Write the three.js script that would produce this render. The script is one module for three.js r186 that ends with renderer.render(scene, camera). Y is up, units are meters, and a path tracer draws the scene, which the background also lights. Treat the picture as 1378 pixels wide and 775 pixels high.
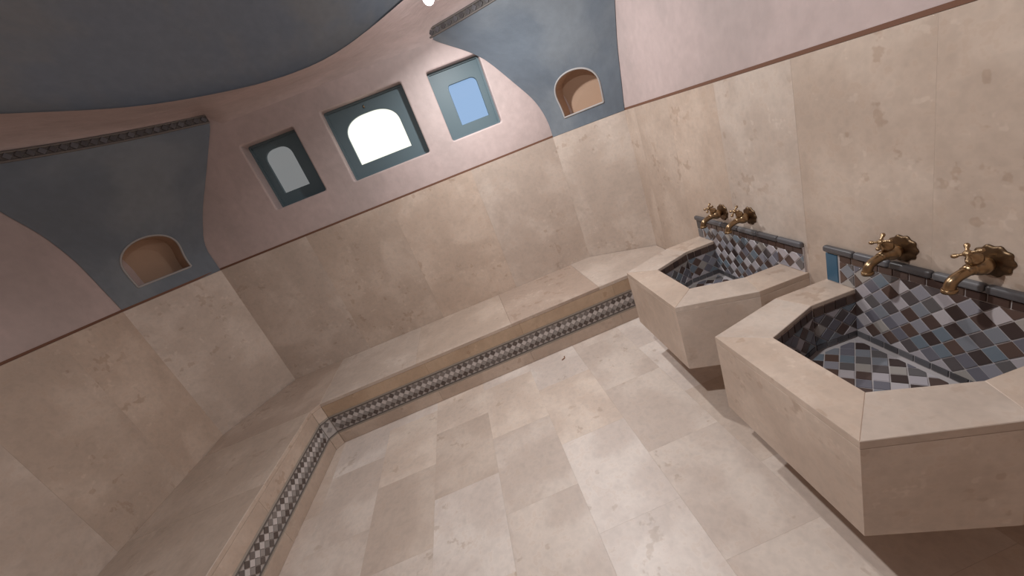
import * as THREE from 'three';
import { RoundedBoxGeometry } from 'three/addons/geometries/RoundedBoxGeometry.js';
import { mergeGeometries } from 'three/addons/utils/BufferGeometryUtils.js';
import { RectAreaLightUniformsLib } from 'three/addons/lights/RectAreaLightUniformsLib.js';

// ------------------------------------------------------------------ camera, light, exposure
const scene = new THREE.Scene();
scene.background = new THREE.Color(0x000000);
const camera = new THREE.PerspectiveCamera(74.46, 1378 / 775, 0.05, 60);
camera.position.set(2.190, 1.740, 3.653);
{
  const w = new THREE.Vector3(0.332, 0.109, 0.383), a = w.length();
  camera.quaternion.setFromAxisAngle(w.normalize(), a).invert();
}
const renderer = new THREE.WebGLRenderer({ antialias: true });
renderer.toneMapping = THREE.LinearToneMapping;
renderer.toneMappingExposure = 4.75;
renderer.shadowMap.enabled = true;
RectAreaLightUniformsLib.init();
// two small lamps hanging from the dome: [x, y, z, radiance]
const LAMPS = [[2.505, 2.71, 0.77, 310], [1.95, 2.80, 2.70, 370]];
const LAMP_TINT = new THREE.Color(1.0, 1.0, 1.0);

// ------------------------------------------------------------------ small tools
let seed = 20240611;
const rnd = () => { seed = (seed * 1664525 + 1013904223) >>> 0; return seed / 4294967296; };
const rr = (a, b) => a + (b - a) * rnd();
const V = (x, y, z) => new THREE.Vector3(x, y, z);
const taken = {};
function numbered(n) { const k = taken[n] = (taken[n] ?? -1) + 1; return k ? `${n}_${String(k).padStart(3, '0')}` : n; }
function mesh(name, geo, mat, parent) {
  const m = new THREE.Mesh(geo, mat); m.name = name; m.castShadow = m.receiveShadow = true;
  if (parent) parent.add(m); return m;
}
function top(name, data) { const g = new THREE.Group(); g.name = numbered(name); Object.assign(g.userData, data); scene.add(g); return g; }
const structure = (name, label, extra = {}) => top(name, { label, kind: 'structure', category: 'room', ...extra });

// wall frame: u runs left to right seen from inside, y up, third axis points into the room
function frame(g, ax, az, bx, bz) {
  const t = V(bx - ax, 0, bz - az), len = t.length(); t.normalize();
  const n = t.clone().cross(V(0, 1, 0));
  g.matrixAutoUpdate = true;
  const m = new THREE.Matrix4().makeBasis(t, V(0, 1, 0), n).setPosition(ax, 0, az);
  m.decompose(g.position, g.quaternion, g.scale);
  return len;
}
// slab with small bevel; uv in metres with a random offset so that grain never repeats from piece to piece
function shiftUV(g, su, sv, rot) {
  const uv = g.attributes.uv; const c = Math.cos(rot), s = Math.sin(rot);
  for (let i = 0; i < uv.count; i++) { const x = uv.getX(i), y = uv.getY(i); uv.setXY(i, c * x - s * y + su, s * x + c * y + sv); }
  return g;
}
function boxUV(g) { // planar uv in metres by dominant normal
  if (g.index) g = g.toNonIndexed();
  const p = g.attributes.position, n = g.attributes.normal, a = new Float32Array(p.count * 2);
  for (let i = 0; i < p.count; i++) {
    const nx = Math.abs(n.getX(i)), ny = Math.abs(n.getY(i)), nz = Math.abs(n.getZ(i));
    if (ny >= nx && ny >= nz) { a[2 * i] = p.getX(i); a[2 * i + 1] = p.getZ(i); }
    else if (nx >= nz) { a[2 * i] = p.getZ(i); a[2 * i + 1] = p.getY(i); }
    else { a[2 * i] = p.getX(i); a[2 * i + 1] = p.getY(i); }
  }
  g.setAttribute('uv', new THREE.BufferAttribute(a, 2)); return g;
}
const stoneUV = g => shiftUV(boxUV(g), rr(0, 3), rr(0, 3), rnd() < 0.5 ? 0 : Math.PI / 2);
function box(x0, x1, y0, y1, z0, z1) { return new THREE.BoxGeometry(x1 - x0, y1 - y0, z1 - z0).translate((x0 + x1) / 2, (y0 + y1) / 2, (z0 + z1) / 2); }
function slab(x0, x1, y0, y1, z0, z1, r = 0.003) {
  return stoneUV(new RoundedBoxGeometry(x1 - x0, y1 - y0, z1 - z0, 1, r).translate((x0 + x1) / 2, (y0 + y1) / 2, (z0 + z1) / 2));
}
// polygon (x,z) pairs lifted from y0 to y1, with a small bevel on both rims
function prism(pts, y0, y1, bevel = 0.003, hole) {
  const area = THREE.ShapeUtils.area(pts.map(q => new THREE.Vector2(q[0], -q[1])));
  const P = (area > 0 ? pts : pts.slice().reverse());
  const s = new THREE.Shape(P.map(q => new THREE.Vector2(q[0], -q[1])));
  if (hole) s.holes.push(new THREE.Path(hole.map(q => new THREE.Vector2(q[0], -q[1]))));
  const g = new THREE.ExtrudeGeometry(s, { depth: y1 - y0 - 2 * bevel, bevelEnabled: bevel > 0, bevelThickness: bevel, bevelSize: bevel, bevelOffset: -bevel, bevelSegments: 1 });
  return g.rotateX(-Math.PI / 2).translate(0, y0 + bevel, 0);
}

// ------------------------------------------------------------------ textures
const PERM = new Uint8Array(512); { const p = [...Array(256).keys()]; for (let i = 255; i > 0; i--) { const j = Math.floor(rnd() * (i + 1)); [p[i], p[j]] = [p[j], p[i]]; } for (let i = 0; i < 512; i++) PERM[i] = p[i & 255]; }
function vnoise(x, y, per, s) { // periodic value noise
  const xi = Math.floor(x), yi = Math.floor(y), fx = x - xi, fy = y - yi;
  const u = fx * fx * (3 - 2 * fx), v = fy * fy * (3 - 2 * fy);
  const w = a => ((a % per) + per) % per;
  const x0 = w(xi), x1 = w(xi + 1), y0 = w(yi), y1 = w(yi + 1);
  const h = (a, b) => PERM[(PERM[(a + s * 37) & 255] + b + s * 101) & 255] / 255;
  return (h(x0, y0) * (1 - u) + h(x1, y0) * u) * (1 - v) + (h(x0, y1) * (1 - u) + h(x1, y1) * u) * v;
}
function fbm(x, y, per, oct, s) { let a = 0, k = 0.5, t = 0; for (let o = 0; o < oct; o++) { a += k * vnoise(x, y, per, s + o * 7); t += k; k *= 0.55; x *= 2; y *= 2; per *= 2; } return a / t; }
const sstep = (a, b, x) => { const t = Math.min(1, Math.max(0, (x - a) / (b - a))); return t * t * (3 - 2 * t); };
function dataTex(N, metres, fn) {
  const d = new Uint8Array(N * N * 4);
  for (let j = 0; j < N; j++) for (let i = 0; i < N; i++) { const c = fn(i / N, j / N), k = 4 * (j * N + i); d[k] = Math.max(0, Math.min(255, c[0])); d[k + 1] = Math.max(0, Math.min(255, c[1])); d[k + 2] = Math.max(0, Math.min(255, c[2])); d[k + 3] = 255; }
  const t = new THREE.DataTexture(d, N, N); t.wrapS = t.wrapT = THREE.RepeatWrapping; t.magFilter = THREE.LinearFilter; t.minFilter = THREE.LinearMipmapLinearFilter; t.generateMipmaps = true;
  t.repeat.set(1 / metres, 1 / metres); t.needsUpdate = true; return t;
}
const mixc = (a, b, t) => [a[0] + (b[0] - a[0]) * t, a[1] + (b[1] - a[1]) * t, a[2] + (b[2] - a[2]) * t];
// honed cream-pink limestone: clouds, fine speckle, a few fossil blotches
function stoneTex(s, base, pale, brown, blot) {
  const t = dataTex(768, 1.5, (u, v) => {
    const w = fbm(u * 5, v * 5, 5, 3, s + 40) * 0.5;
    const cl = fbm(u * 6 + w, v * 6 + w, 6, 6, s), fine = fbm(u * 60, v * 60, 60, 3, s + 3);
    let c = mixc(base, pale, sstep(0.42, 0.68, cl) * 0.8);
    const b = fbm(u * 26 + w * 3, v * 26 + w, 26, 4, s + 11), b2 = fbm(u * 40 + w * 4, v * 40, 40, 3, s + 29);
    const zone = sstep(0.42, 0.62, fbm(u * 4, v * 4, 4, 2, s + 19));
    c = mixc(c, brown, sstep(blot + 0.04, blot + 0.12, b) * 0.4 * zone);
    c = mixc(c, [236, 222, 210], sstep(0.72, 0.8, b2) * 0.25 * zone);
    c = mixc(c, brown, sstep(0.62, 0.75, fine) * 0.18);
    const k = 1 + (fine - 0.5) * 0.10 + (cl - 0.5) * 0.12;
    return [c[0] * k, c[1] * k, c[2] * k];
  });
  t.colorSpace = THREE.SRGBColorSpace; return t;
}
function plasterTex(s, a, b, amt) {
  const t = dataTex(768, 2.0, (u, v) => {
    const w = fbm(u * 4, v * 4, 4, 3, s + 31);
    const n = fbm(u * 5 + w, v * 5 + w * .7, 5, 6, s), f = fbm(u * 50, v * 50, 50, 3, s + 5);
    const c = mixc(a, b, sstep(0.3, 0.7, n) * amt), k = 1 + (f - .5) * .07; return [c[0] * k, c[1] * k, c[2] * k];
  });
  t.colorSpace = THREE.SRGBColorSpace; return t;
}
const bumpTex = dataTex(512, 1.1, (u, v) => { const n = fbm(u * 9, v * 9, 9, 5, 77) * 255; return [n, n, n]; });
const STONE_A = stoneTex(1, [197, 180, 167], [206, 191, 179], [166, 143, 126], 0.63);
const STONE_B = stoneTex(23, [192, 173, 160], [201, 185, 173], [158, 134, 118], 0.60);
const FLOOR_T = stoneTex(57, [222, 207, 197], [231, 219, 210], [184, 164, 148], 0.67);
const PINK_T = plasterTex(5, [194, 175, 171], [184, 167, 163], 1);
const BLUE_T = plasterTex(9, [102, 111, 121], [118, 125, 132], 1);
const DOME_T = plasterTex(15, [126, 132, 142], [136, 137, 140], 1);

const std = o => new THREE.MeshStandardMaterial(o);
const tint = (h) => new THREE.Color(h);
const stoneMats = ['#ffffff', '#f8f4f0', '#fffaf5', '#f6f2ee'].map((h, i) => std({ map: i === 3 ? STONE_B : STONE_A, color: tint(h), roughness: 0.42, bumpMap: bumpTex, bumpScale: 0.0012 }));
const floorMats = ['#ffffff', '#f4f1ee', '#ece6e0', '#fdf8f2'].map(h => std({ map: FLOOR_T, color: tint(h), roughness: 0.38, bumpMap: bumpTex, bumpScale: 0.0012 }));
const yellowStone = std({ map: STONE_A, color: tint('#f2e6d4'), roughness: 0.45 });
const M = {
  pink: std({ map: PINK_T, roughness: 0.6, bumpMap: bumpTex, bumpScale: 0.004 }),
  blue: std({ map: BLUE_T, roughness: 0.5, bumpMap: bumpTex, bumpScale: 0.004, side: THREE.DoubleSide }),
  dome: std({ map: DOME_T, roughness: 0.65, side: THREE.DoubleSide }),
  niche: std({ color: tint('#b39680'), roughness: 0.8, bumpMap: bumpTex, bumpScale: 0.003, side: THREE.DoubleSide }),
  rim: std({ color: tint('#a8a4a2'), roughness: 0.6 }),
  rust: std({ color: tint('#75513f'), roughness: 0.8 }),
  mortar: std({ color: tint('#b9a495'), roughness: 0.9 }),
  wood: std({ color: tint('#5a6c73'), roughness: 0.5 }),
  grout: std({ color: tint('#b9b1b0'), roughness: 0.8 }),
  bandGrout: std({ color: tint('#b8b0ac'), roughness: 0.8 }),
  trimBack: std({ color: tint('#625e5c'), roughness: 0.8 }),
  liner: std({ color: tint('#6e6864'), roughness: 0.5 }),
  greyBand: std({ color: tint('#a59b91'), roughness: 0.5 }),
  brass: std({ color: tint('#a08668'), metalness: 1, roughness: 0.3, bumpMap: bumpTex, bumpScale: 0.001 }),
  brassDark: std({ color: tint('#725d48'), metalness: 1, roughness: 0.42 }),
  white: std({ color: tint('#d8d6d0'), roughness: 0.5 }),
  black: std({ color: tint('#2a2827'), roughness: 0.6 }),
};
const glaze = h => std({ color: tint(h), roughness: 0.36 });
const darkTiles = ['#5a4842', '#493c39', '#605858', '#6a6565', '#624e46', '#74717a'].map(glaze);
const lightTiles = ['#b8b0b4', '#c0b8ba', '#96939b', '#888a91', '#77818b', '#aaa29c'].map(glaze);
const brownTiles = ['#523f38', '#483732', '#5d4a41', '#554540'].map(glaze);
const greyTiles = ['#575456', '#605e62', '#4d494a', '#696769'].map(glaze);
const blueTile = glaze('#3d627b');
const bandDark = ['#5e5450', '#574c48', '#665d59', '#6b6461'].map(glaze), bandGrey = ['#736b68', '#7d7572', '#69615e', '#857d79'].map(glaze);

// ------------------------------------------------------------------ room plan (metres; x to the right, z towards the viewer)
const HW = 1.644, HB = 0.42, TOPY = 2.72, ROOM_Z = 4.35;
const xl = z => -0.419 - 0.069 * (z - 0.591), xr = z => 3.751 - 0.065 * (z - 0.413);
const A_ = [0, 0], B_ = [3.223, 0], C_ = [3.751, 0.413], D_ = [-0.419, 0.591];
const E_ = [xr(ROOM_Z), ROOM_Z], F_ = [xl(ROOM_Z), ROOM_Z];
const backL = [xl(0), 0], backR = [xr(0), 0];

// floor: mortar bed and slabs in staggered columns
{
  const g = structure('floor', 'cream limestone slab floor of the steam room');
  mesh('mortar_bed', box(-0.9, 4.2, -0.2, -0.004, -0.3, 4.6), M.mortar, g);
  const w = 0.42, L = 0.605; let col = 0;
  for (let x = 0.10 + 0.0; x < 3.75; x += w, col++) {
    const off = (col % 2 ? 0.30 : 0) + 0.285;
    for (let z = off; z < ROOM_Z; z += L) {
      const s = mesh('floor_slab', slab(x + 0.00012, x + w - 0.00012, -0.03, rr(-0.0002, 0.0002), z + 0.00012, Math.min(z + L, ROOM_Z) - 0.00012, 0.0003), floorMats[Math.floor(rnd() * 4)], g);
      s.position.set(-0.065 * (z - 1.5) * 0, 0, 0);
    }
  }
}

// plaster wall with stone panels below
function wall(name, label, a, b, seams, holes = [], ext = [0, 0], h = 3.3, u0 = 0) {
  const g = structure(name, label); const len = frame(g, a[0], a[1], b[0], b[1]);
  const s = new THREE.Shape([[u0 - ext[0], HW], [len + ext[1], HW], [len + ext[1], h], [u0 - ext[0], h]].map(q => new THREE.Vector2(...q)));
  for (const q of holes) s.holes.push(q);
  mesh('plaster', boxUV(new THREE.ExtrudeGeometry(s, { depth: 0.30, bevelEnabled: holes.length > 0, bevelThickness: 0.012, bevelSize: 0.012, bevelOffset: -0.012, bevelSegments: 2 }).translate(0, 0, -0.30 - (holes.length ? 0.012 : 0))), M.pink, g);
  mesh('mortar_bed', box(u0, len, -0.03, HW, -0.30, -0.018), M.mortar, g);
  mesh('trim_strip', box(u0, len, HW - 0.001, HW + 0.015, -0.02, 0.002), M.rust, g);
  let last = u0; let i = 0;
  for (const e of [...seams, len]) { if (e <= last) continue; mesh('stone_panel', slab(last + 0.0001, e - 0.0001, 0, HW - 0.002, -0.018, 0.006 + rr(-0.0002, 0.0002), 0.0003), stoneMats[(i++ + Math.floor(rnd() * 2)) % 4], g); last = e; }
  return g;
}
function rectHole(x0, x1, y0, y1, r = 0.02) {
  const p = new THREE.Path(); p.moveTo(x0 + r, y0); p.lineTo(x1 - r, y0); p.quadraticCurveTo(x1, y0, x1, y0 + r); p.lineTo(x1, y1 - r); p.quadraticCurveTo(x1, y1, x1 - r, y1); p.lineTo(x0 + r, y1); p.quadraticCurveTo(x0, y1, x0, y1 - r); p.lineTo(x0, y0 + r); p.quadraticCurveTo(x0, y0, x0 + r, y0); return p;
}
const WIN = [[0.70, 1.155, 1.935, 2.485], [1.41, 2.122, 1.915, 2.508], [2.350, 2.820, 1.928, 2.50]];
wall('wall_back', 'pink plaster wall with three windows above stone panels', A_, B_, [0.8, 1.6, 2.4], WIN.map(w => rectHole(...w)), [0.38, 0.5]);
wall('wall_right', 'pink plaster wall above beige stone panels behind the sinks', C_, E_, [0.2, 0.71, 1.22, 1.73, 2.24, 2.75, 3.26, 3.77], [], [0.36, 0]);
wall('wall_left', 'pink plaster wall above beige stone panels behind the long bench', F_, D_, [0.55, 1.1, 1.65, 2.2, 2.75, 3.3], [], [0, 0.54]);
wall('wall_front', 'plaster wall opposite the windows', E_, F_, [0.6, 1.2, 1.8, 2.4, 3.0, 3.6]);
// corner panels under the squinches
for (const [n, l, a, b] of [['wall_back_left', 'stone faced corner wall in the corner between the two bench runs', D_, A_], ['wall_back_right', 'stone faced corner wall in the corner between the bench end and the sinks', B_, C_]]) {
  const g = structure(n, l); const len = frame(g, a[0], a[1], b[0], b[1]);
  mesh('mortar_bed', box(0, len, 0, HW, -0.12, -0.018), M.mortar, g);
  mesh('stone_panel', slab(0.0005, len - 0.0005, 0, HW - 0.002, -0.018, 0.006, 0.0015), stoneMats[0], g);
  mesh('trim_strip', box(0, len, HW - 0.001, HW + 0.015, -0.02, 0.002), M.rust, g);
}

// ------------------------------------------------------------------ squinches: fan-shaped corner vaults from the chamfered corner up to the octagon
function table(t, y) { for (let i = 1; i < t.length; i++) if (y <= t[i][0] || i === t.length - 1) { const k = Math.min(1, Math.max(0, (y - t[i - 1][0]) / (t[i][0] - t[i - 1][0]))); return t[i - 1][1] + (t[i][1] - t[i - 1][1]) * k; } }
function smoothTable(t, y) { let s = 0; for (let i = -3; i <= 3; i++) s += table(t, y + i * 0.025); return s / 7; }
const archPts = (n, cx, w, y0, ys, yt) => { // closed outline, counter-clockwise from lower left
  const o = []; const hw = w / 2;
  for (let i = 0; i < n / 4; i++) o.push([cx - hw + w * i / (n / 4), y0]);
  for (let i = 0; i < n / 8; i++) o.push([cx + hw, y0 + (ys - y0) * i / (n / 8)]);
  for (let i = 0; i < n / 2; i++) { const a = Math.PI * i / (n / 2); o.push([cx + hw * Math.cos(a), ys + (yt - ys) * Math.pow(Math.sin(a), 0.92)]); }
  for (let i = 0; i < n / 8; i++) o.push([cx - hw, ys - (ys - y0) * i / (n / 8)]);
  return o;
};
function squinch(label, ptL, ptR, niche) { // ptL(y), ptR(y): [x,z] on the wall to the left and to the right
  const g = structure('ceiling_squinch', label, { group: 'squinches in the room corners' });
  const P = (s, y) => {
    const a = ptL(y), b = ptR(y), h = (y - HW) / (TOPY - HW);
    const dx = b[0] - a[0], dz = b[1] - a[1], L = Math.hypot(dx, dz), bow = Math.sin(Math.PI * s) * 0.07 * h;
    return V(a[0] + dx * s + (dz / L) * bow, y, a[1] + dz * s - (dx / L) * bow);
  };
  const uvOf = (s, y) => [s * 1.0, y];
  const pos = [], uv = [], idx = [];
  const quadGrid = (rows, closed) => { const base = pos.length / 3, R = rows.length, C = rows[0].length; for (const r of rows) for (const [s, y] of r) { const q = P(s, y); pos.push(q.x, q.y, q.z); uv.push(...uvOf(s, y)); }
    for (let i = 0; i < R - 1; i++) for (let j = 0; j < C - (closed ? 0 : 1); j++) { const a = base + i * C + j, b = base + i * C + (j + 1) % C, c = a + C, d = b + C; idx.push(a, b, c, b, d, c); } };
  const yMid = niche ? 2.20 : HW;
  if (niche) {
    const N = 64, W = 0.7, hole = archPts(N, 0.5, niche.w / W, niche.y0, niche.ys, niche.yt), rows = [];
    const cx = 0.5, cy = (niche.y0 + niche.yt) / 2;
    const outer = hole.map(([s, y]) => { let dx = s - cx, dy = y - cy; const tx = dx > 0 ? (1 - cx) / dx : dx < 0 ? -cx / dx : 1e9, ty = dy > 0 ? (yMid - cy) / dy : dy < 0 ? (HW - cy) / dy : 1e9; const t = Math.min(tx, ty); return [cx + dx * t, cy + dy * t]; });
    // bring the outer corners in exactly
    for (const [ks, ky] of [[0, HW], [1, HW], [1, yMid], [0, yMid]]) { let bi = 0, bd = 9; outer.forEach((o, i) => { const d = Math.hypot(o[0] - ks, o[1] - ky); if (d < bd) { bd = d; bi = i; } }); outer[bi] = [ks, ky]; }
    for (let k = 0; k <= 8; k++) rows.push(hole.map((h, i) => [h[0] + (outer[i][0] - h[0]) * k / 8, h[1] + (outer[i][1] - h[1]) * k / 8]));
    quadGrid(rows, true);
    // niche: side sleeve and back
    const a = P(0.5, 1.9), L = P(0, 1.9), Rr = P(1, 1.9); const t = Rr.clone().sub(L).normalize(), nrm = t.clone().cross(V(0, 1, 0));
    const np = [], ni = [], nu = [];
    for (const dep of [0, niche.depth]) for (const [s, y] of hole) { const q = P(s, y).addScaledVector(nrm, -dep); np.push(q.x, q.y, q.z); nu.push(s, y + dep); }
    for (let i = 0; i < N; i++) { const j = (i + 1) % N; ni.push(i, N + i, j, j, N + i, N + j); }
    const c = P(0.5, cy).addScaledVector(nrm, -niche.depth); np.push(c.x, c.y, c.z); nu.push(0.5, cy);
    for (let i = 0; i < N; i++) ni.push(N + i, 2 * N, N + (i + 1) % N);
    let ng = new THREE.BufferGeometry(); ng.setAttribute('position', new THREE.Float32BufferAttribute(np, 3)); ng.setAttribute('uv', new THREE.Float32BufferAttribute(nu, 2)); ng.setIndex(ni); ng = ng.toNonIndexed(); ng.computeVertexNormals();
    mesh('niche', ng, M.niche, g);
    const curve = new THREE.CatmullRomCurve3(hole.map(([s, y]) => P(s, y)), true, 'catmullrom', 0.1);
    mesh('niche_edge', new THREE.TubeGeometry(curve, 120, 0.008, 6, true), M.rim, g);
  }
  const rows = []; const NR = 26; for (let k = 0; k <= NR; k++) { const y = yMid + (TOPY - yMid) * k / NR, r = []; for (let j = 0; j <= 24; j++) r.push([j / 24, y]); rows.push(r); }
  quadGrid(rows, false);
  const geo = new THREE.BufferGeometry(); geo.setAttribute('position', new THREE.Float32BufferAttribute(pos, 3)); geo.setAttribute('uv', new THREE.Float32BufferAttribute(uv, 2)); geo.setIndex(idx); geo.computeVertexNormals();
  mesh('vault', geo, M.blue, g);
  // band of small tiles along the top edge
  if (niche) {
    const K = 26, tile = new RoundedBoxGeometry(0.034, 0.034, 0.02, 1, 0.003), s0 = [];
    for (let k = 0; k < K; k++) {
      const s = (k + 0.5) / K, q = P(s, TOPY), q2 = P(Math.min(1, s + 0.01), TOPY); const ang = Math.atan2(-(q2.z - q.z), q2.x - q.x);
      const hold = mesh('trim_tile', tile, greyTiles[k % 3], g); hold.position.copy(q).y += 0.026; hold.rotation.set(0, ang, Math.PI / 4, 'YXZ'); 
    }
    const path = []; for (let j = 0; j <= 24; j++) path.push(P(j / 24, TOPY));
    const bp = [], bi = []; path.forEach((q, j) => { bp.push(q.x, q.y - 0.006, q.z, q.x, q.y + 0.062, q.z); if (j < 24) { const k = 2 * j; bi.push(k, k + 2, k + 1, k + 1, k + 2, k + 3); } });
    const bg = new THREE.BufferGeometry(); bg.setAttribute('position', new THREE.Float32BufferAttribute(bp, 3)); bg.setIndex(bi); bg.computeVertexNormals(); const bm = M.trimBack.clone(); bm.side = THREE.DoubleSide; mesh('trim_backing', bg, bm, g);
    for (const dy of [0, 0.052]) mesh('trim_bead', new THREE.TubeGeometry(new THREE.CatmullRomCurve3(path.map(q => V(q.x, q.y + dy, q.z))), 40, 0.008, 6), M.liner, g);
  }
  return P;
}
const tLL = [[1.644, .585], [2.078, .627], [2.305, .703], [2.436, .80], [2.6, .86], [2.74, .87]];
const tLB = [[1.644, 0.0], [1.884, 0.0], [2.133, .15], [2.4, .36], [2.644, .547], [2.74, .618]];
const tRB = [[1.644, 3.223], [1.8, 3.222], [1.99, 3.165], [2.195, 3.026], [2.391, 2.893], [2.498, 2.80], [2.636, 2.59], [2.74, 2.44]];
const tRR = [[1.644, .413], [1.797, .469], [2.1, .565], [2.351, .695], [2.6, .82], [2.74, .90]];
const NICHE = { w: 0.37, y0: 1.762, ys: 1.90, yt: 2.085, depth: 0.16 };
const IN = 0.004;
const sqLL = y => { const z = smoothTable(tLL, y); return [xl(z) + IN, z]; }, sqLB = y => [smoothTable(tLB, y), IN];
const sqRB = y => [smoothTable(tRB, y), IN], sqRR = y => { const z = smoothTable(tRR, y); return [xr(z) - IN, z]; };
const sq = [];
sq[0] = squinch('dark grey blue corner squinch with a shaded arched niche', sqLL, sqLB, NICHE);
sq[1] = squinch('blue grey corner squinch with a lit arched niche beside the lamp', sqRB, sqRR, NICHE);
const CZ = 2.17, mir = z => ROOM_Z - z;
const sqFR1 = y => { const z = mir(smoothTable(tRR, y)); return [xr(z) - IN, z]; }, sqFR2 = y => [smoothTable(tRB, y) - 0.13, ROOM_Z - IN];
const sqFL1 = y => [smoothTable(tLB, y) - 0.1, ROOM_Z - IN], sqFL2 = y => { const z = mir(smoothTable(tLL, y)); return [xl(z) + IN, z]; };
sq[2] = squinch('plain corner squinch opposite the windows', sqFR1, sqFR2, null);
sq[3] = squinch('plain corner squinch opposite the windows', sqFL1, sqFL2, null);

// ------------------------------------------------------------------ ceiling: pink cove ring and dome
{
  const g = structure('ceiling', 'dark blue grey dome with a soft pink plaster ring');
  const oct = []; for (const k of [0, 1, 2, 3]) for (let j = 0; j <= 12; j++) { const q = sq[k](j / 12, TOPY); oct.push([q.x, q.z]); }
  const onVault = i => (i % 13) < 12;
  const c = [1.53, 2.12], R = 1.95;
  const rimT = [[-180, 2.80], [-135, 2.92], [-90, 2.84], [-52, 2.89], [-38, 2.825], [-19, 2.792], [-3, 2.768], [10, 2.80], [23, 2.895], [45, 2.95], [90, 2.84], [135, 2.92], [180, 2.80]];
  const rimY = ph => { let s = 0; for (let k = -3; k <= 3; k++) { let q = ph + k * 3; if (q > 180) q -= 360; if (q < -180) q += 360; s += table(rimT, q); } return s / 7; };
  const octHit = (dx, dz) => { let best = 9, hit = 0; for (let i = 0; i < oct.length; i++) { const a = oct[i], b = oct[(i + 1) % oct.length], ex = b[0] - a[0], ez = b[1] - a[1]; const det = dx * -ez + ex * dz; if (Math.abs(det) < 1e-9) continue; const qx = a[0] - c[0], qz = a[1] - c[1]; const t = (qx * -ez + ex * qz) / det, s = (dx * qz - dz * qx) / det; if (t > 0 && s >= -1e-6 && s <= 1 + 1e-6 && t < best) { best = t; hit = i; } } return [best, onVault(hit)]; };
  const N = 180, K = 10, pos = [], uv = [], idx = [], dpos = [], duv = [], didx = [], DK = 22;
  for (let i = 0; i <= N; i++) {
    const ph = -180 + 360 * i / N, a = ph * Math.PI / 180, dx = Math.sin(a), dz = -Math.cos(a), [r0, vault] = octHit(dx, dz), ro = r0 + 0.008, ry = rimY(ph), rr_ = Math.min(R, ro - 0.05);
    for (let k = 0; k <= K; k++) { const t = k / K, y0 = vault ? TOPY + 0.05 : TOPY - 0.06, e = Math.sin(t * Math.PI / 2), f = 1 - Math.cos(t * Math.PI / 2); const r = ro + (rr_ - ro) * f, y = y0 + (ry - y0) * e; pos.push(c[0] + dx * r, y, c[1] + dz * r); uv.push(i / N * 12, y * 1 + f); }
    for (let k = 0; k <= DK; k++) { const t = k / DK, r = k === 0 ? rr_ : (rr_ + 0.05) * Math.cos((t - 1 / DK) / (1 - 1 / DK) * Math.PI / 2), y = k === 0 ? ry : ry + 0.03 + (4.3 - ry) * Math.sin((t - 1 / DK) / (1 - 1 / DK) * Math.PI / 2); dpos.push(c[0] + dx * r, y, c[1] + dz * r); duv.push(i / N * 12, t * 3); }
  }
  for (let i = 0; i < N; i++) { for (let k = 0; k < K; k++) { const a = i * (K + 1) + k, b = a + K + 1; idx.push(a, b, a + 1, b, b + 1, a + 1); } for (let k = 0; k < DK; k++) { const a = i * (DK + 1) + k, b = a + DK + 1; didx.push(a, b, a + 1, b, b + 1, a + 1); } }
  const mk = (p, u, ix) => { const q = new THREE.BufferGeometry(); q.setAttribute('position', new THREE.Float32BufferAttribute(p, 3)); q.setAttribute('uv', new THREE.Float32BufferAttribute(u, 2)); q.setIndex(ix); q.computeVertexNormals(); return q; };
  const pm = M.pink.clone(); pm.side = THREE.DoubleSide;
  mesh('cove', mk(pos, uv, idx), pm, g); mesh('dome', mk(dpos, duv, didx), M.dome, g);
}

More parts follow.
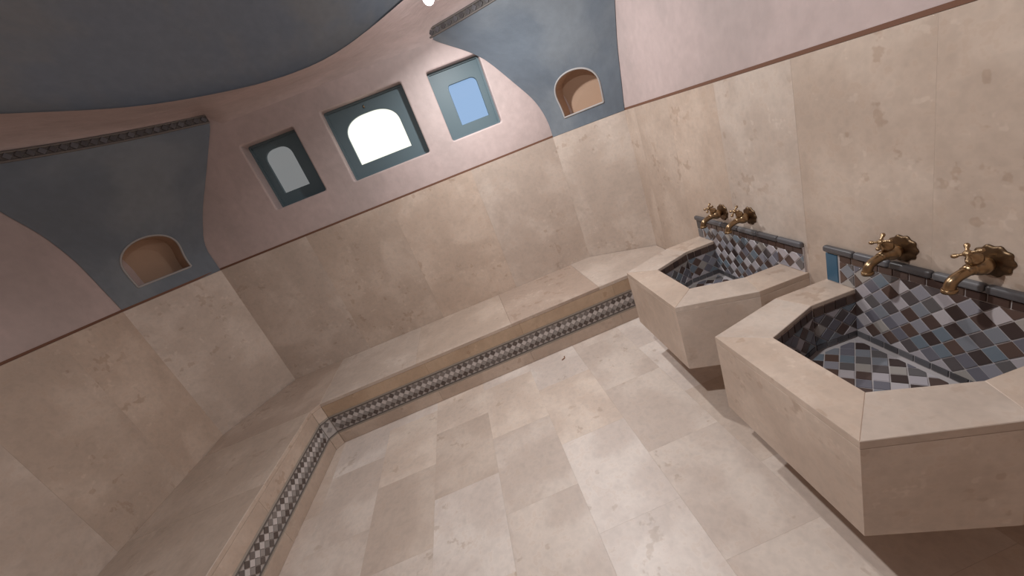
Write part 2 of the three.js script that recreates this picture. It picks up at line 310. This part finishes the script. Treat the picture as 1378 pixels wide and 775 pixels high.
// ------------------------------------------------------------------ windows: painted timber board with an arched opening, pane behind it
const PANES = [
  { x: [0.83, 1.06], y: [2.03, 2.385], sh: 0.09, glow: [0.041, 0.042, 0.042], d: 0.15 },
  { x: [1.527, 2.0], y: [2.015, 2.385], sh: 0.15, glow: [0.24, 0.24, 0.21], d: 0.11 },
  { x: [2.475, 2.735], y: [2.017, 2.35], sh: 0.05, sq: 0.09, glow: [0.064, 0.096, 0.146], d: 0.09 },
];
WIN.forEach(([x0, x1, y0, y1], i) => {
  const q = PANES[i];
  const g = structure(`window_${i + 1}`, ['small dark framed arched window with a dull grey pane', 'wide arched window with a bright white pane', 'small arched window with a pale blue pane'][i], { category: 'window' });
  g.position.set((x0 + x1) / 2, (y0 + y1) / 2, -q.d);
  // parallax: what lies deeper in the wall is placed along the line of sight of a standing viewer
  const k = (3.653 + q.d) / 3.653, bx = x => 2.19 + (x - 2.19) * k - (x0 + x1) / 2, by = y => 1.74 + (y - 1.74) * k - (y0 + y1) / 2;
  const hw = (x1 - x0) / 2 + 0.012, hh = (y1 - y0) / 2 + 0.012;
  const s = new THREE.Shape([[-hw, -hh], [hw, -hh], [hw, hh], [-hw, hh]].map(v => new THREE.Vector2(...v)));
  const a = bx(q.x[0]), b = bx(q.x[1]), c = by(q.y[0]), d = by(q.y[1]), p = new THREE.Path();
  p.moveTo(a, c); p.lineTo(b, c); p.lineTo(b, d - q.sh); p.bezierCurveTo(b, d - q.sh * 0.35, b - (b - a) * (q.sq ? .1 : .18), d, (a + b) / 2 + (b - a) * (q.sq ? .28 : .06), d); p.lineTo((a + b) / 2 - (b - a) * (q.sq ? .4 : .06), d); p.bezierCurveTo(a + (b - a) * (q.sq ? .04 : .18), d, a, d - q.sh * 0.35, a, d - q.sh); p.lineTo(a, c);
  s.holes.push(p);
  const board = mesh('frame_board', boxUV(new THREE.ExtrudeGeometry(s, { depth: 0.022, bevelEnabled: true, bevelThickness: 0.003, bevelSize: 0.003, bevelSegments: 1 }).translate(0, 0, -0.022)), M.wood, g);
  for (const [u0, u1, v0, v1] of [[-hw, hw, hh - 0.03, hh], [-hw, hw, -hh, -hh + 0.03], [-hw, -hw + 0.03, -hh + .03, hh - .03], [hw - 0.03, hw, -hh + .03, hh - .03]]) mesh('frame_bead', box(u0, u1, v0, v1, 0.003, 0.018), M.wood, g);
  const glass = std({ color: tint('#20242a'), roughness: 0.06, emissive: new THREE.Color().setRGB(...q.glow), emissiveIntensity: 1 });
  mesh('pane', box(a - 0.03, b + 0.03, c - 0.03, d + 0.03, -0.045, -0.038), glass, g);
  if (i === 1) { const kn = mesh('latch_knob', new THREE.SphereGeometry(0.009, 12, 8).scale(0.8, 1.5, 1), M.brass, board); kn.position.set(bx(1.76), by(2.43), 0.008); }
});

// ------------------------------------------------------------------ stone bench along the window wall and the left wall
{
  const g = top('stone_bench', { label: 'low stone bench with mosaic band along two walls under the windows', category: 'bench' });
  const fz = 0.781, fx = z => 0.459 - 0.069 * (z - fz), ch = 0.055;
  const wx = z => xl(z) + 0.007, zEnd = ROOM_Z - 0.01, inset = 0.007;
  const t0 = HB - 0.03;
  const slabTop = (pts, m) => mesh('seat_slab', stoneUV(prism(pts, t0, HB, 0.003)), m, g);
  const gp = 0.0002;
  // seat slabs
  const k1 = [0.459 + ch, fz], k2 = [fx(fz + ch), fz + ch];
  slabTop([[0.02, inset], [0.459 + ch, inset], k1, k2, [wx(0.60), 0.85], [wx(0.60), 0.60]], stoneMats[3]);
  let px = 0.459 + ch; for (const x of [1.35, 2.2, 3.0]) { slabTop([[px + gp, inset], [x - gp, inset], [x - gp, fz], [px + gp, fz]], stoneMats[Math.floor(rnd() * 4)]); px = x; }
  slabTop([[px + gp, inset], [3.215, inset], [3.742, 0.42], [xr(fz) - 0.008, fz], [px + gp, fz]], stoneMats[0]);
  let pz = 0.85; slabTop([[wx(.85), .85 + gp], [fx(fz + ch), fz + ch + 2 * gp], [fx(1.55), 1.55 - gp], [wx(1.55), 1.55 - gp]], stoneMats[1]);
  pz = 1.55; for (const z of [2.3, 3.05, 3.8, zEnd]) { slabTop([[wx(pz), pz + gp], [fx(pz), pz + gp], [fx(z), z - gp], [wx(z), z - gp]], stoneMats[Math.floor(rnd() * 4)]); pz = z; }
  // core
  const inF = 0.02;
  mesh('core', prism([[0.02, 0.02], [3.2, 0.02], [3.72, 0.42], [xr(fz) - 0.02, fz - inF], [0.459 + ch - 0.01, fz - inF], [fx(fz + ch) - inF, fz + ch - 0.01], [fx(zEnd) - inF, zEnd], [wx(zEnd) + .02, zEnd], [wx(.6) + .02, .6]], 0, t0, 0), M.mortar, g);
  // faces: each run is a local frame (u along, y up, d outwards)
  const darkGeo = new THREE.BoxGeometry(0.0335, 0.0335, 0.006), lightParts = [], greyParts = [];
  const runs = [[V(0.459 + ch, 0, fz), V(xr(fz) - 0.01, 0, fz), [0.9, 1.75, 2.6]], [V(fx(zEnd), 0, zEnd), V(fx(fz + ch), 0, fz + ch), [0.6, 1.3, 2.0, 2.7]], [V(fx(fz + ch), 0, fz + ch), V(0.459 + ch, 0, fz), []]];
  runs.forEach(([p0, p1, seams], ri) => {
    const t = p1.clone().sub(p0), L = t.length(); t.normalize(); const n = t.clone().cross(V(0, 1, 0));
    const F = new THREE.Matrix4().makeBasis(t, V(0, 1, 0), n).setPosition(p0);
    const put = (name, geo, mat) => mesh(name, geo.applyMatrix4(F), mat, g);
    let last = 0; for (const e of [...seams, L]) {
      put('front_panel', slab(last + gp, e - gp, 0.285, t0 - 0.0005, -inF, -0.001, 0.0015), ri === 0 ? yellowStone : stoneMats[1]);
      put('skirt_panel', slab(last + gp, e - gp, 0.001, 0.105, -inF, -0.001, 0.0015), stoneMats[1]); last = e; }
    for (const [a, b] of [[0.262, 0.268], [0.120, 0.126]]) put('liner_strip', box(0, L, a, b, -inF, 0.001), M.liner);
    put('band_border', box(0, L, 0.269, 0.284, -inF, -0.003), M.greyBand); put('band_border', box(0, L, 0.106, 0.119, -inF, -0.003), M.greyBand);
    put('band_grout', box(0, L, 0.127, 0.261, -inF, -0.006), M.bandGrout);
    const st = 0.0505, hs = 0.0275, m = Math.floor(L / st), y0 = 0.194 - 1.5 * hs;
    for (let k = 0; k < m; k++) for (let r = 0; r < 4; r++) {
      const u = (k + (r % 2 ? 0.98 : 0.5)) * (L / m); if (u + 0.02 > L) continue;
      const q = V(u, y0 + (3 - r) * hs, -0.005).applyMatrix4(F);
      const R = new THREE.Matrix4().makeRotationZ(Math.PI / 4);
      if (r === 0 || r === 3) {
        const d = mesh('mosaic_tile', darkGeo, r === 3 ? bandDark[Math.floor(rnd() * 4)] : (rnd() < 0.35 ? bandDark[0] : bandGrey[Math.floor(rnd() * 4)]), g);
        d.applyMatrix4(new THREE.Matrix4().multiplyMatrices(F, new THREE.Matrix4().makeTranslation(u, y0 + (3 - r) * hs, -0.005).multiply(R)));
      } else {
        const gg = darkGeo.clone().applyMatrix4(new THREE.Matrix4().multiplyMatrices(F, new THREE.Matrix4().makeTranslation(u, y0 + (3 - r) * hs, -0.005).multiply(R)));
        (r === 2 ? greyParts : lightParts).push(gg);
      }
    }
  });
  const a = mesh('pale_mosaic_tiles', mergeGeometries(lightParts), glaze('#ccc5c3'), g); a.userData.kind = 'stuff';
  const b = mesh('grey_mosaic_tiles', mergeGeometries(greyParts), glaze('#9a9491'), g); b.userData.kind = 'stuff';
}

// ------------------------------------------------------------------ sinks
// convex clip of polygon P by convex polygon Q (both counter-clockwise [x,y])
function clip(P, Q) {
  let out = P;
  for (let i = 0; i < Q.length && out.length; i++) {
    const a = Q[i], b = Q[(i + 1) % Q.length], side = p => (b[0] - a[0]) * (p[1] - a[1]) - (b[1] - a[1]) * (p[0] - a[0]); const r = [];
    for (let j = 0; j < out.length; j++) { const p = out[j], q = out[(j + 1) % out.length], sp = side(p), sq = side(q); if (sp >= 0) r.push(p); if ((sp >= 0) !== (sq >= 0)) { const t = sp / (sp - sq); r.push([p[0] + (q[0] - p[0]) * t, p[1] + (q[1] - p[1]) * t]); } }
    out = r;
  }
  return out;
}
const parea = P => { let a = 0; for (let i = 0; i < P.length; i++) { const p = P[i], q = P[(i + 1) % P.length]; a += p[0] * q[1] - q[0] * p[1]; } return a / 2; };
function tileGeo(P, th) { // flat tile with a small chamfer, polygon in the xy plane, thickness along +z
  const n = P.length, c = [0, 0]; P.forEach(p => { c[0] += p[0] / n; c[1] += p[1] / n; });
  const ins = P.map(p => { const d = Math.hypot(p[0] - c[0], p[1] - c[1]) || 1, k = Math.max(0.4, 1 - 0.0022 / d); return [c[0] + (p[0] - c[0]) * k, c[1] + (p[1] - c[1]) * k]; });
  const pos = []; const tri = (a, b, d) => pos.push(...a, ...b, ...d);
  for (let i = 1; i < n - 1; i++) tri([...ins[0], th], [...ins[i], th], [...ins[i + 1], th]);
  for (let i = 0; i < n; i++) { const j = (i + 1) % n; const a = [...P[i], 0], b = [...P[j], 0], e = [...ins[j], th], f = [...ins[i], th]; tri(a, b, e); tri(a, e, f); }
  const g = new THREE.BufferGeometry(); g.setAttribute('position', new THREE.Float32BufferAttribute(pos, 3)); g.computeVertexNormals();
  g.setAttribute('uv', new THREE.Float32BufferAttribute(new Float32Array(pos.length / 3 * 2), 2)); return g;
}
// lay diamonds (or border rows) inside a convex polygon on a plane given by matrix F
function diamonds(parent, F, poly, side, phase, name, keep) {
  const h = side / Math.SQRT2, gap = 0.0022; const xs = poly.map(p => p[0]), ys = poly.map(p => p[1]);
  const x0 = Math.min(...xs), x1 = Math.max(...xs), y0 = Math.min(...ys), y1 = Math.max(...ys);
  const full = tileGeo([[0, -h + gap], [h - gap, 0], [0, h - gap], [-h + gap, 0]], 0.003);
  for (let i = -1; i < (x1 - x0) / h + 2; i++) for (let j = -1; j < (y1 - y0) / h + 2; j++) {
    if ((i + j) % 2) continue;
    const cx = x0 + phase + i * h, cy = y0 + j * h; const e = h - gap;
    const P = [[cx, cy - e], [cx + e, cy], [cx, cy + e], [cx - e, cy]], Q = clip(P, poly), ar = Q.length > 2 ? parea(Q) : 0;
    if (ar < 0.00018) continue;
    if (keep && !keep(cx, cy)) continue;
    const par = ((j % 2) + 2) % 2;
    const pick = par ? darkTiles[Math.floor(rnd() * darkTiles.length)] : (rnd() < 0.16 ? darkTiles[5] : lightTiles[Math.floor(rnd() * lightTiles.length)]);
    const whole = Math.abs(ar - 2 * e * e) < 1e-7;
    const m = mesh(name, whole ? full : tileGeo(Q, 0.003), pick, parent);
    const T = whole ? new THREE.Matrix4().makeTranslation(cx, cy, 0) : new THREE.Matrix4();
    m.applyMatrix4(new THREE.Matrix4().multiplyMatrices(F, T.multiply(new THREE.Matrix4().makeRotationZ(whole ? rr(-.03, .03) : 0))));
  }
}
function tileRow(parent, F, u0, u1, y0, y1, w, mats, name, th = 0.004) {
  const n = Math.max(1, Math.round((u1 - u0) / w)), s = (u1 - u0) / n;
  for (let k = 0; k < n; k++) { const m = mesh(name, tileGeo([[0.0015, 0.0015], [s - 0.0015, 0.0015], [s - 0.0015, y1 - y0 - 0.0015], [0.0015, y1 - y0 - 0.0015]], th), mats[Math.floor(rnd() * mats.length)], parent); m.applyMatrix4(new THREE.Matrix4().multiplyMatrices(F, new THREE.Matrix4().makeTranslation(u0 + k * s, y0, 0))); }
}
const wallT = V(-0.065, 0, 1).normalize(), wallN = wallT.clone().cross(V(0, 1, 0));
const onWall = (u, y, n) => V(C_[0], 0, C_[1]).addScaledVector(wallT, u).addScaledVector(wallN, n).add(V(0, y, 0));
const HS = 0.678, YB = 0.277, DEP = 0.619;
function sink(label, uc, half, halfFront, endTiles, ST) {
  const g = top('stone_sink', { label, category: 'sink', group: 'wall basins with mosaic bowls' });
  // local frame: x along wall, y up, z out of the wall; origin at the wall, floor level
  const o = onWall(uc, 0, 0.007); g.matrix.makeBasis(wallT, V(0, 1, 0), wallN).setPosition(o); g.matrix.decompose(g.position, g.quaternion, g.scale);
  const arm = 0.255, ih = 0.29, ihf = 0.19, iArm = 0.205, iD = 0.458;
  const O = [[-half, 0], [-half, arm], [-halfFront, DEP], [halfFront, DEP], [half, arm], [half, 0]];
  const I = [[-ih, 0], [-ih, iArm], [-ihf, iD], [ihf, iD], [ih, iArm], [ih, 0]];
  const th = 0.03;
  for (let k = 0; k < 5; k++) mesh('top_slab', stoneUV(prism([O[k], O[k + 1], I[k + 1], I[k]], HS - th, HS, 0.002)), stoneMats[[2, 0, 2, 0, 2][k]], g);
  for (let k = 0; k < 5; k++) { // vertical facing
    const a = O[k], b = O[k + 1], sh = q => [q[0] * (1 - 0.022 / half), Math.max(0, q[1] - 0.018)];
    mesh('face_panel', stoneUV(prism([a, b, sh(b), sh(a)], YB, HS - th - 0.0004, 0.0015)), stoneMats[[2, 0, 2, 0, 2][k]], g);
  }
  const inn = O.map(q => [q[0] * 0.95, Math.max(0, q[1] - 0.022)]);
  const IH = I.slice().reverse().map(q => [q[0], q[1] === 0 ? 0.001 : q[1]]);
  mesh('bowl_shell', stoneUV(prism([...inn, ...I.slice().reverse()], 0.40, HS - th - 0.001, 0)), M.grout, g);
  mesh('bottom_slab', stoneUV(prism(inn, YB + 0.004, 0.40, 0)), stoneMats[1], g);
  const YF = 0.435; // bowl floor
  mesh('bowl_floor', box(-ih, ih, 0.40, YF, 0.0, iD), M.grout, g);
  // inner walls
  const rim = HS - 0.03;
  for (let k = 0; k < 5; k++) {
    const a = I[k], b = I[k + 1], t = V(b[0] - a[0], 0, b[1] - a[1]), L = t.length(); t.normalize();
    const n = V(0, 1, 0).cross(t).multiplyScalar(1); // towards the bowl
    const mid = V((a[0] + b[0]) / 2, 0, (a[1] + b[1]) / 2); if (n.dot(V(0 - mid.x, 0, 0.2 - mid.z)) < 0) n.negate();
    const tx = V(0, 1, 0).cross(n); const start = tx.dot(t) > 0 ? a : b;
    const F = new THREE.Matrix4().makeBasis(tx, V(0, 1, 0), n).setPosition(V(start[0], 0, start[1]).addScaledVector(n, 0.0005));
    tileRow(g, F, 0.003, L - 0.003, HS - 0.062, HS - 0.016, 0.046, brownTiles, 'border_tile');
    tileRow(g, F, 0.003, L - 0.003, YF + 0.005, YF + 0.034, 0.055, greyTiles, 'border_tile');
    diamonds(g, F, [[0.003, YF + 0.036], [L - 0.003, YF + 0.036], [L - 0.003, HS - 0.064], [0.003, HS - 0.064]], 0.05, 0.02, 'mosaic_tile');
  }
  // back of the bowl and splashback on the wall
  mesh('splashback_grout', box(-half + 0.012, half - 0.012, HS + 0.0005, ST - 0.014, -0.002, 0.008), M.grout, g);
  mesh('bowl_back_grout', box(-ih, ih, 0.40, HS, -0.002, 0.008), M.grout, g);
  const FB = new THREE.Matrix4().makeTranslation(0, 0, 0.008);
  tileRow(g, FB, -ih + 0.003, ih - 0.003, YF + 0.005, YF + 0.034, 0.055, greyTiles, 'border_tile');
  tileRow(g, FB, -half + 0.08, half - 0.014, ST - 0.05, ST - 0.018, 0.055, brownTiles, 'border_tile');
  diamonds(g, FB, [[-ih + 0.003, YF + 0.036], [ih - 0.003, YF + 0.036], [ih - 0.003, ST - 0.052], [-ih + 0.003, ST - 0.052]], 0.05, 0.035, 'mosaic_tile');
  diamonds(g, FB, [[-half + 0.08, HS + 0.004], [-ih - 0.001, HS + 0.004], [-ih - 0.001, ST - 0.052], [-half + 0.08, ST - 0.052]], 0.05, 0.035, 'mosaic_tile');
  diamonds(g, FB, [[ih + 0.001, HS + 0.004], [half - 0.014, HS + 0.004], [half - 0.014, ST - 0.052], [ih + 0.001, ST - 0.052]], 0.05, 0.035, 'mosaic_tile');
  if (endTiles === 'blue') tileRow(g, FB, -half + 0.014, -half + 0.072, HS + 0.004, ST - 0.022, 0.058, [blueTile], 'blue_tile');
  else { tileRow(g, FB, -half + 0.014, -half + 0.068, HS + 0.004, HS + 0.064, 0.054, greyTiles, 'end_tile'); tileRow(g, FB, -half + 0.014, -half + 0.068, HS + 0.066, ST - 0.016, 0.054, greyTiles, 'end_tile'); }
  // rounded capping tiles along the top
  const capN = 6, capL = (2 * half - 0.02) / capN;
  for (let k = 0; k < capN; k++) { const m = mesh('capping_tile', new RoundedBoxGeometry(capL - 0.002, 0.030, 0.024, 2, 0.010), greyTiles[k % 4], g); m.position.set(-half + 0.01 + capL * (k + 0.5), ST, 0.012); }
  // bowl floor tiles
  const FF = new THREE.Matrix4().makeBasis(V(1, 0, 0), V(0, 0, -1), V(0, 1, 0)).setPosition(0, YF, 0);
  const k0 = 0.02; diamonds(g, FF, [[-ihf + 0.01, -iD + k0], [ihf - 0.01, -iD + k0], [ih - k0, -iArm], [ih - k0, -0.03], [-ih + k0, -0.03], [-ih + k0, -iArm]], 0.05, 0.01, 'floor_tile');
  return g;
}
sink('beige stone wall sink with grey end tiles nearer the mosaic bench', 1.26, 0.465, 0.325, 'grey', 0.825);
sink('beige stone wall sink with a blue tile at its splashback end', 2.257, 0.433, 0.329, 'blue', 0.842);

// ------------------------------------------------------------------ brass taps
function tap(label, u, y, turn) {
  const g = top('brass_tap', { label, category: 'tap', group: 'brass wall taps over the sinks' });
  g.matrix.makeBasis(wallT, V(0, 1, 0), wallN).setPosition(onWall(u, y, 0.006)); g.matrix.decompose(g.position, g.quaternion, g.scale);
  const lathe = (pts, seg = 28) => new THREE.LatheGeometry(pts.map(p => new THREE.Vector2(...p)), seg);
  // scalloped wall rose
  const rose = lathe([[0.001, 0.014], [0.018, 0.014], [0.024, 0.011], [0.044, 0.009], [0.050, 0.004], [0.050, 0], [0.001, 0]], 48).rotateX(Math.PI / 2);
  { const p = rose.attributes.position; for (let i = 0; i < p.count; i++) { const x = p.getX(i), yy = p.getY(i), r = Math.hypot(x, yy); if (r > 0.03) { const k = 1 + 0.06 * Math.cos(10 * Math.atan2(yy, x)); p.setXY(i, x * k, yy * k); } } rose.computeVertexNormals(); }
  mesh('wall_rose', rose, M.brassDark, g);
  mesh('body', lathe([[0.001, 0.012], [0.015, 0.012], [0.016, 0.017], [0.022, 0.022], [0.027, 0.031], [0.029, 0.042], [0.027, 0.053], [0.022, 0.062], [0.0175, 0.068], [0.0185, 0.071], [0.0185, 0.076], [0.0155, 0.079], [0.0145, 0.090], [0.001, 0.090]]).rotateX(Math.PI / 2), M.brass, g);
  // bonnet and stem lean outward like the valve on an old bib tap
  const B = geo => geo.rotateX(0.72).translate(0, 0.014, 0.046);
  const bonnet = mesh('bonnet', B(lathe([[0.001, 0], [0.0155, 0], [0.0155, 0.016], [0.019, 0.018], [0.019, 0.027], [0.013, 0.030], [0.011, 0.040], [0.007, 0.044], [0.007, 0.056], [0.001, 0.056]], 24)), M.brass, g);
  const parts = [new THREE.SphereGeometry(0.011, 14, 10).scale(1, 0.8, 1)];
  for (let k = 0; k < 4; k++) { const a = k * Math.PI / 2 + turn; const arm = lathe([[0.001, 0], [0.0052, 0], [0.0042, 0.018], [0.0065, 0.023], [0.0072, 0.029], [0.0045, 0.034], [0.001, 0.035]], 12).rotateZ(-Math.PI / 2).rotateY(a); parts.push(arm); }
  mesh('cross_handle', B(mergeGeometries(parts).translate(0, 0.058, 0)), M.brass, bonnet);
  // spout: out and down
  const c = new THREE.CatmullRomCurve3([V(0, -0.002, 0.08), V(0, -0.006, 0.100), V(0, -0.011, 0.116), V(0, -0.019, 0.129), V(0, -0.032, 0.135), V(0, -0.043, 0.136)]);
  const spout = mesh('spout', new THREE.TubeGeometry(c, 24, 0.015, 16), M.brass, g);
  mesh('spout_ring', lathe([[0.0105, 0], [0.018, 0], [0.019, 0.006], [0.018, 0.012], [0.0145, 0.014], [0.0105, 0]], 24).translate(0, -0.052, 0.136), M.brass, spout);
}
tap('brass cross handled tap over the grey ended sink, next to the bench', 1.115, 0.905, 0.5);
tap('brass cross handled tap over the grey ended sink, towards the blue tile', 1.36, 0.918, 0.2);
tap('brass cross handled tap above the blue tile end of its sink', 2.15, 0.912, 0.35);
tap('brass cross handled tap over the middle of the blue tiled sink', 2.40, 0.932, 0.6);

// ------------------------------------------------------------------ lamps
const CORDS = [0.86, 1.24];
function lamp(i, label) {
  const [x, y, z, power] = LAMPS[i];
  const g = top('ceiling_lamp', { label, category: 'lamp', group: 'small lamps hanging from the dome' }); g.position.set(x, y, z);
  mesh('cap', new THREE.LatheGeometry([[0.001, 0.062], [0.008, 0.062], [0.012, 0.052], [0.022, 0.046], [0.024, 0.036], [0.001, 0.036]].map(p => new THREE.Vector2(...p)), 24), M.white, g);
  mesh('globe', new THREE.SphereGeometry(0.036, 24, 16).scale(1, 1.05, 1).translate(0, 0.006, 0), std({ color: tint('#ffffff'), emissive: LAMP_TINT, emissiveIntensity: 2, roughness: 0.4 }), g);
  mesh('cord', new THREE.CylinderGeometry(0.004, 0.004, CORDS[i], 8).translate(0, 0.06 + CORDS[i] / 2, 0), M.white, g);
  const spill = new THREE.PointLight(LAMP_TINT, 0.14); spill.position.set(x, y + 0.006, z); spill.castShadow = true; spill.name = 'lamp_spill'; scene.add(spill);
  const l = new THREE.RectAreaLight(LAMP_TINT, power, 0.07, 0.07); l.position.set(x, y - 0.036, z); l.lookAt(x + 0.22, y - 1, z); l.castShadow = true; l.name = 'lamp_light'; scene.add(l);
}
lamp(0, 'small glowing pendant lamp hanging near the lit blue squinch');
lamp(1, 'small glowing pendant lamp hanging from the dome over the floor');

// ------------------------------------------------------------------ small brown curl of leaf on the floor
{
  const g = top('dried_leaf', { label: 'tiny curled brown dried leaf on the floor near the bench', category: 'leaf' }); g.position.set(2.493, 0.001, 0.91); g.rotation.y = 0.9;
  const s = []; for (let i = 0; i <= 10; i++) { const t = i / 10; s.push(V((t - .5) * .055, 0.004 + 0.004 * Math.sin(t * 6), 0.012 * Math.sin(t * 3.1))); }
  const c = new THREE.CatmullRomCurve3(s), tg = new THREE.TubeGeometry(c, 20, 0.005, 7); tg.scale(1, 0.7, 1);
  mesh('blade', tg, std({ color: tint('#96705a'), roughness: 0.9 }), g);
}

scene.updateMatrixWorld(true);
renderer.render(scene, camera);
